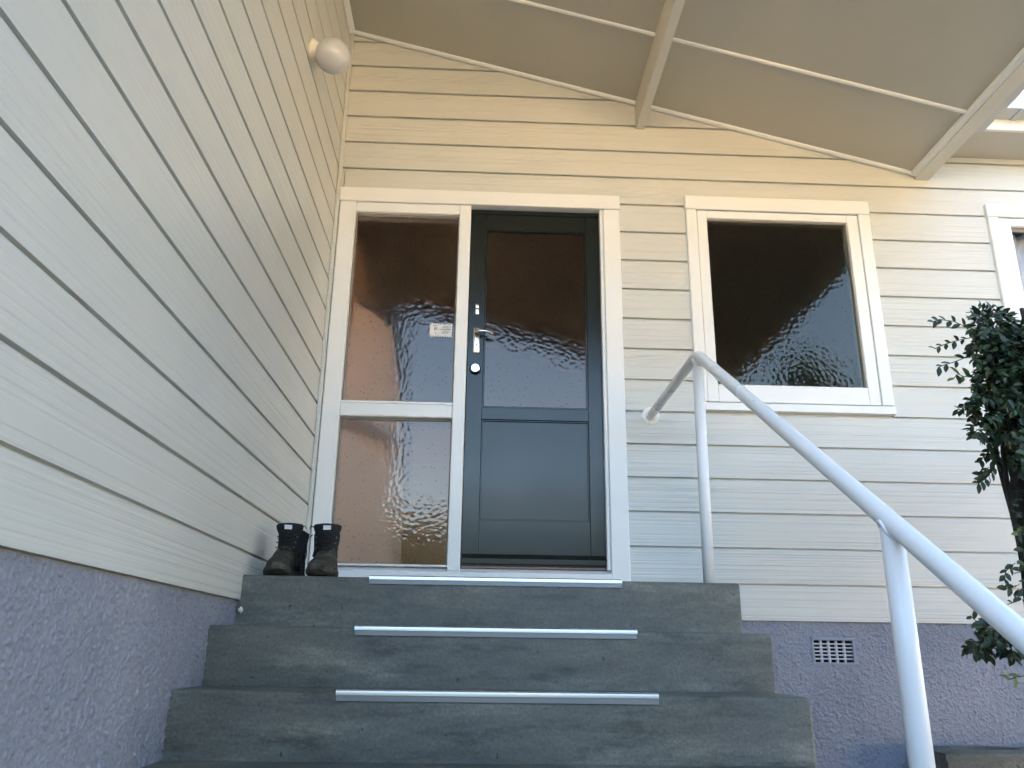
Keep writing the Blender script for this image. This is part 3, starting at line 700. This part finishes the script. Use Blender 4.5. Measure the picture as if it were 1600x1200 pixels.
for j in range(9):
    ph = random.uniform(0, 2*PI); tw = random.uniform(-1.2, 1.2); pts = []
    for i in range(26):
        t = i/25; z = GZ+t*(1.28-GZ); a = ph+tw*t*2; r = .142+.012*math.sin(t*20+j); pts.append((2.975+r*math.cos(a), VY+r*math.sin(a), z))
    MB().tube(pts, [.016-.009*i/25+random.uniform(-.001, .001) for i in range(26)], 7).build('stem', M_bark, VP, True)
# a leaf: folded, pointed oval (12 triangles), tip along +y
LV = [(0, 0, 0), (.16, .18, .03), (.26, .45, .05), (.17, .78, .03), (0, 1.02, -.05), (-.17, .78, .03), (-.26, .45, .05), (-.16, .18, .03), (0, .2, -.01), (0, .5, -.015), (0, .8, -.025)]
LF = [(0, 1, 8), (1, 2, 9, 8), (2, 3, 10, 9), (3, 4, 10), (0, 8, 7), (8, 9, 6, 7), (9, 10, 5, 6), (10, 4, 5)]
def leaf_xf(p, d, n, s):
    d = Vector(d).normalized(); n = Vector(n); n = (n-d*n.dot(d)); n = n.normalized() if n.length > 1e-4 else d.orthogonal().normalized(); x = d.cross(n)
    return lambda v: Vector(p)+(x*v[0]+d*v[1]+n*v[2])*s
def rv(): return Vector((random.gauss(0, 1), random.gauss(0, 1), random.gauss(0, 1))).normalized()
mass = MB()
def add_leaf(mb, p, d, n, s):
    f_ = leaf_xf(p, d, n, s); mb.add([f_(v) for v in LV], LF)
# clumps: photo pixel centre, half sizes (px), number; depth comes from the post they grow on
CL = [(1545, 505, 38, 26, 150), (1560, 545, 52, 42, 300), (1590, 540, 40, 40, 200), (1550, 600, 36, 38, 240), (1595, 610, 45, 50, 260), (1535, 640, 26, 24, 110), (1575, 660, 36, 34, 190),
      (1528, 672, 16, 12, 40), (1600, 700, 30, 45, 110), (1556, 985, 30, 22, 110), (1530, 1008, 15, 14, 36), (1580, 1005, 26, 22, 70), (1596, 800, 12, 45, 26), (1598, 900, 11, 50, 24), (1640, 560, 60, 70, 300), (1650, 720, 60, 90, 200)]
for cx_, cy_, rx_, ry_, n_ in CL:
    for i in range(int(n_*1.8)):
        a = random.uniform(0, 2*PI); r = math.sqrt(random.random())**.85
        y = VY+random.gauss(-.14, .07)
        p = at(cx_+3+rx_*r*math.cos(a)*.88, cy_+ry_*r*math.sin(a)*.92, y)
        d = Vector((math.cos(a)*.9, -.5, -math.sin(a)*.4-.45))+rv()*.7
        add_leaf(mass, p, d, Vector((0, -.6, .9))+rv()*.7, random.uniform(.024, .042))
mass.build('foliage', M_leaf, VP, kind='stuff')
# sprigs that stand out of the outline: thin shoot and its leaves, each leaf a piece of its own
base = {}
def leaf_obj(p, d, n, s, m):
    key = m.name
    if key not in base:
        me = bpy.data.meshes.new('leaf'); me.from_pydata([Vector(v) for v in LV], [], LF); me.materials.append(m); base[key] = me
    o = bpy.data.objects.new('leaf', base[key]); COL.objects.link(o); o.parent = VP
    d = Vector(d).normalized(); n = Vector(n); n = (n-d*n.dot(d)).normalized(); x = d.cross(n)
    o.matrix_parent_inverse = Matrix()
    mw = Matrix(((x.x, d.x, n.x, 0), (x.y, d.y, n.y, 0), (x.z, d.z, n.z, 0), (0, 0, 0, 1)))
    o.rotation_euler = mw.to_euler(); o.scale = (s, s, s); o.location = Vector(p)-WL[VP.name]
SP = [([(1512, 512), (1490, 502), (1468, 499), (1458, 503)], 9, .034, 0), ([(1515, 528), (1496, 532), (1476, 538), (1460, 545)], 9, .032, 0), ([(1515, 556), (1490, 566), (1476, 570), (1466, 574)], 6, .036, 0),
      ([(1522, 590), (1505, 588), (1496, 584), (1490, 592)], 5, .040, 1), ([(1520, 620), (1508, 630), (1502, 636)], 4, .032, 0), ([(1522, 634), (1506, 640), (1495, 640)], 6, .032, 0),
      ([(1530, 470), (1536, 482), (1545, 495)], 5, .03, 0), ([(1552, 475), (1546, 486), (1545, 500)], 4, .03, 0), ([(1600, 500), (1590, 510), (1580, 520)], 6, .034, 0),
      ([(1548, 672), (1546, 690), (1553, 705), (1556, 720), (1550, 736), (1540, 748), (1528, 756)], 26, .034, 0), ([(1550, 702), (1538, 712), (1530, 722)], 7, .032, 0), ([(1545, 730), (1536, 738), (1530, 742)], 6, .03, 0),
      ([(1586, 880), (1572, 892), (1568, 905)], 6, .034, 0), ([(1588, 915), (1572, 920)], 3, .036, 0), ([(1588, 940), (1570, 946), (1558, 945)], 4, .03, 0),
      ([(1545, 985), (1525, 970), (1516, 962)], 4, .03, 0), ([(1540, 1005), (1520, 1008), (1508, 1012)], 8, .032, 0), ([(1550, 1010), (1545, 1025)], 4, .036, 0), ([(1580, 1010), (1584, 1030)], 4, .04, 0),
      ([(1600, 1056), (1588, 1058), (1576, 1062)], 3, .036, 1), ([(1560, 590), (1545, 600), (1540, 612)], 4, .042, 1), ([(1535, 520), (1528, 530)], 2, .045, 1), ([(1598, 680), (1592, 695)], 3, .045, 1), ([(1600, 820), (1590, 838)], 4, .03, 1)]
for pts, n_, s_, yg in SP:
    off = random.uniform(-.06, .03)-.05; pp = [at(x, y, VY+off) for x, y in pts]
    MB().tube(pp, .0016, 5).build('shoot', M_bark, VP, True)
    for i in range(n_):
        t = (i+.6)/n_*(len(pp)-1); k_ = min(int(t), len(pp)-2); u_ = t-k_; p = pp[k_].lerp(pp[k_+1], u_); tan = (pp[k_+1]-pp[k_]).normalized()
        sd_ = Vector((-tan.z, 0, tan.x))*(1 if i % 2 else -1)
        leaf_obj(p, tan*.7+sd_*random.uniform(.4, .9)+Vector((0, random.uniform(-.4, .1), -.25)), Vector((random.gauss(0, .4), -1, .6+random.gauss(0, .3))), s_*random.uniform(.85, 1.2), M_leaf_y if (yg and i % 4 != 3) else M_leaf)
MB().tube([at(1550, 635, VY-.14), at(1570, 642, VY-.16), at(1600, 657, VY-.16), at(1640, 668, VY-.14)], .0012, 5).build('tendril', mat('dry_tendril', (.20, .17, .12), .8), VP, True)

# ------------------------------------------------------------------ unseen side of the yard: mirrored in the glass, set to steer light
def tree(loc, h, cr, n, label, group=None, ls=1.):
    o = empty('offscreen_tree', loc, label, 'tree', group); x, y, z = loc
    MB().tube([(x, y, z-.1), (x+.05, y, z+h*.25), (x-.05, y+.05, z+h*.5), (x, y, z+h*.8)], [.17, .13, .10, .04], 10).build('trunk', M_bark, o, True)
    for j in range(7):
        a = 2*PI*j/7+random.uniform(-.3, .3); MB().tube([(x, y, z+h*(.3+.05*j)), (x+cr*.5*math.cos(a), y+cr*.5*math.sin(a), z+h*(.45+.05*j)), (x+cr*.85*math.cos(a), y+cr*.85*math.sin(a), z+h*(.52+.055*j))], [.06, .035, .012], 6).build('limb', M_bark, o, True)
    cl = [(Vector((x, y, z+h*.62))+Vector((random.uniform(-1, 1)*cr*.75, random.uniform(-1, 1)*cr*.75, random.uniform(-.28, .34)*h)), random.uniform(.3, .55)*cr) for _ in range(16)]
    mb = MB()
    for i in range(n):
        c, r = random.choice(cl); add_leaf(mb, c+rv()*r*random.random()**.4, rv(), rv(), random.uniform(.10, .18)*ls)
    mb.build('crown', M_leaf, o, kind='stuff')
tree((8.1, -13.6, GZ), 7.9, 1.3, 9000, 'leafy garden tree standing alone on the far side of the yard', None, 1.4)
NH = empty('warm_bounce_house', (2, -23, GZ), 'unseen ochre brick two storey house set across the driveway to bounce warm sunlight', 'house')  # out of view; wall height and ochre tone chosen to throw warm light
M_brick = mat('tan_brick', (.50, .33, .20), .8)
bt = N(M_brick, 'ShaderNodeTexBrick'); bt.inputs['Color1'].default_value = (.78, .57, .32, 1); bt.inputs['Color2'].default_value = (.72, .51, .28, 1); bt.inputs['Mortar'].default_value = (.60, .52, .40, 1); bt.inputs['Scale'].default_value = 2.2
_v = coords(M_brick, (1, 1, 1), 'World'); sx_ = N(M_brick, 'ShaderNodeSeparateXYZ'); cb_ = N(M_brick, 'ShaderNodeCombineXYZ'); lk(M_brick, _v, sx_.inputs[0]); lk(M_brick, sx_.outputs[0], cb_.inputs[0]); lk(M_brick, sx_.outputs[2], cb_.inputs[1]); lk(M_brick, cb_.outputs[0], bt.inputs['Vector']); lk(M_brick, bt.outputs[0], bsdf(M_brick).inputs['Base Color'])
MB().box(-9, 24, -29, -21, GZ-.05, 3.50).build('wall', M_brick, NH)
MB().prism([(-20.4, 3.45), (-25, 4.5), (-29.6, 3.45)], 'x', -9.6, 24.6).build('roof', painted('brown_roof_tile', (.022, .015, .011), .8), NH)
for x in (-6, -1, 5.2, 9, 14, 19):
    for zz in (-.3, 1.8):
        wn = box('window', x-.7, x+.7, -20.99, -20.93, zz, zz+1.1, M_trim, NH, 0); box('pane', x-.62, x+.62, -20.925, -20.915, zz+.08, zz+1.02, M_black, wn, 0)
dn = box('door', 2.2, 3.1, -20.99, -20.93, GZ, .75, M_trim, NH, 0)
HG = empty('light_screen_hedge', (-1, -8.6, GZ), 'tall dark clipped unseen hedge set to screen bounce light, between the front yard and the driveway', 'hedge')  # dark mass seen reflected; placed and raised to block warm bounce on low walls
mb = MB()
for i in range(11000): add_leaf(mb, (random.uniform(-9, 8.8), -8.6+random.uniform(-.42, .42), GZ+random.random()**.8*3.22), rv(), rv(), random.uniform(.10, .18))
mb.build('foliage', M_leaf, HG, kind='stuff')
MB().box(-9, 8.7, -8.85, -8.35, GZ, GZ+3.0).build('dense_core', mat('hedge_core', (.012, .016, .008), .9), HG)
tree((9.2, -4.0, GZ), 8.0, 2.9, 12000, 'broad evergreen tree added to block sky light, close to the house corner', None, 2.2)  # out-of-view tree added to keep sky light off the side wall
tree((11.4, -7.4, GZ), 8.5, 2.8, 12000, 'broad evergreen tree added to block sky light, between the driveway and the house', None, 2.2)  # second added tree, widening the sky blocking for the side wall
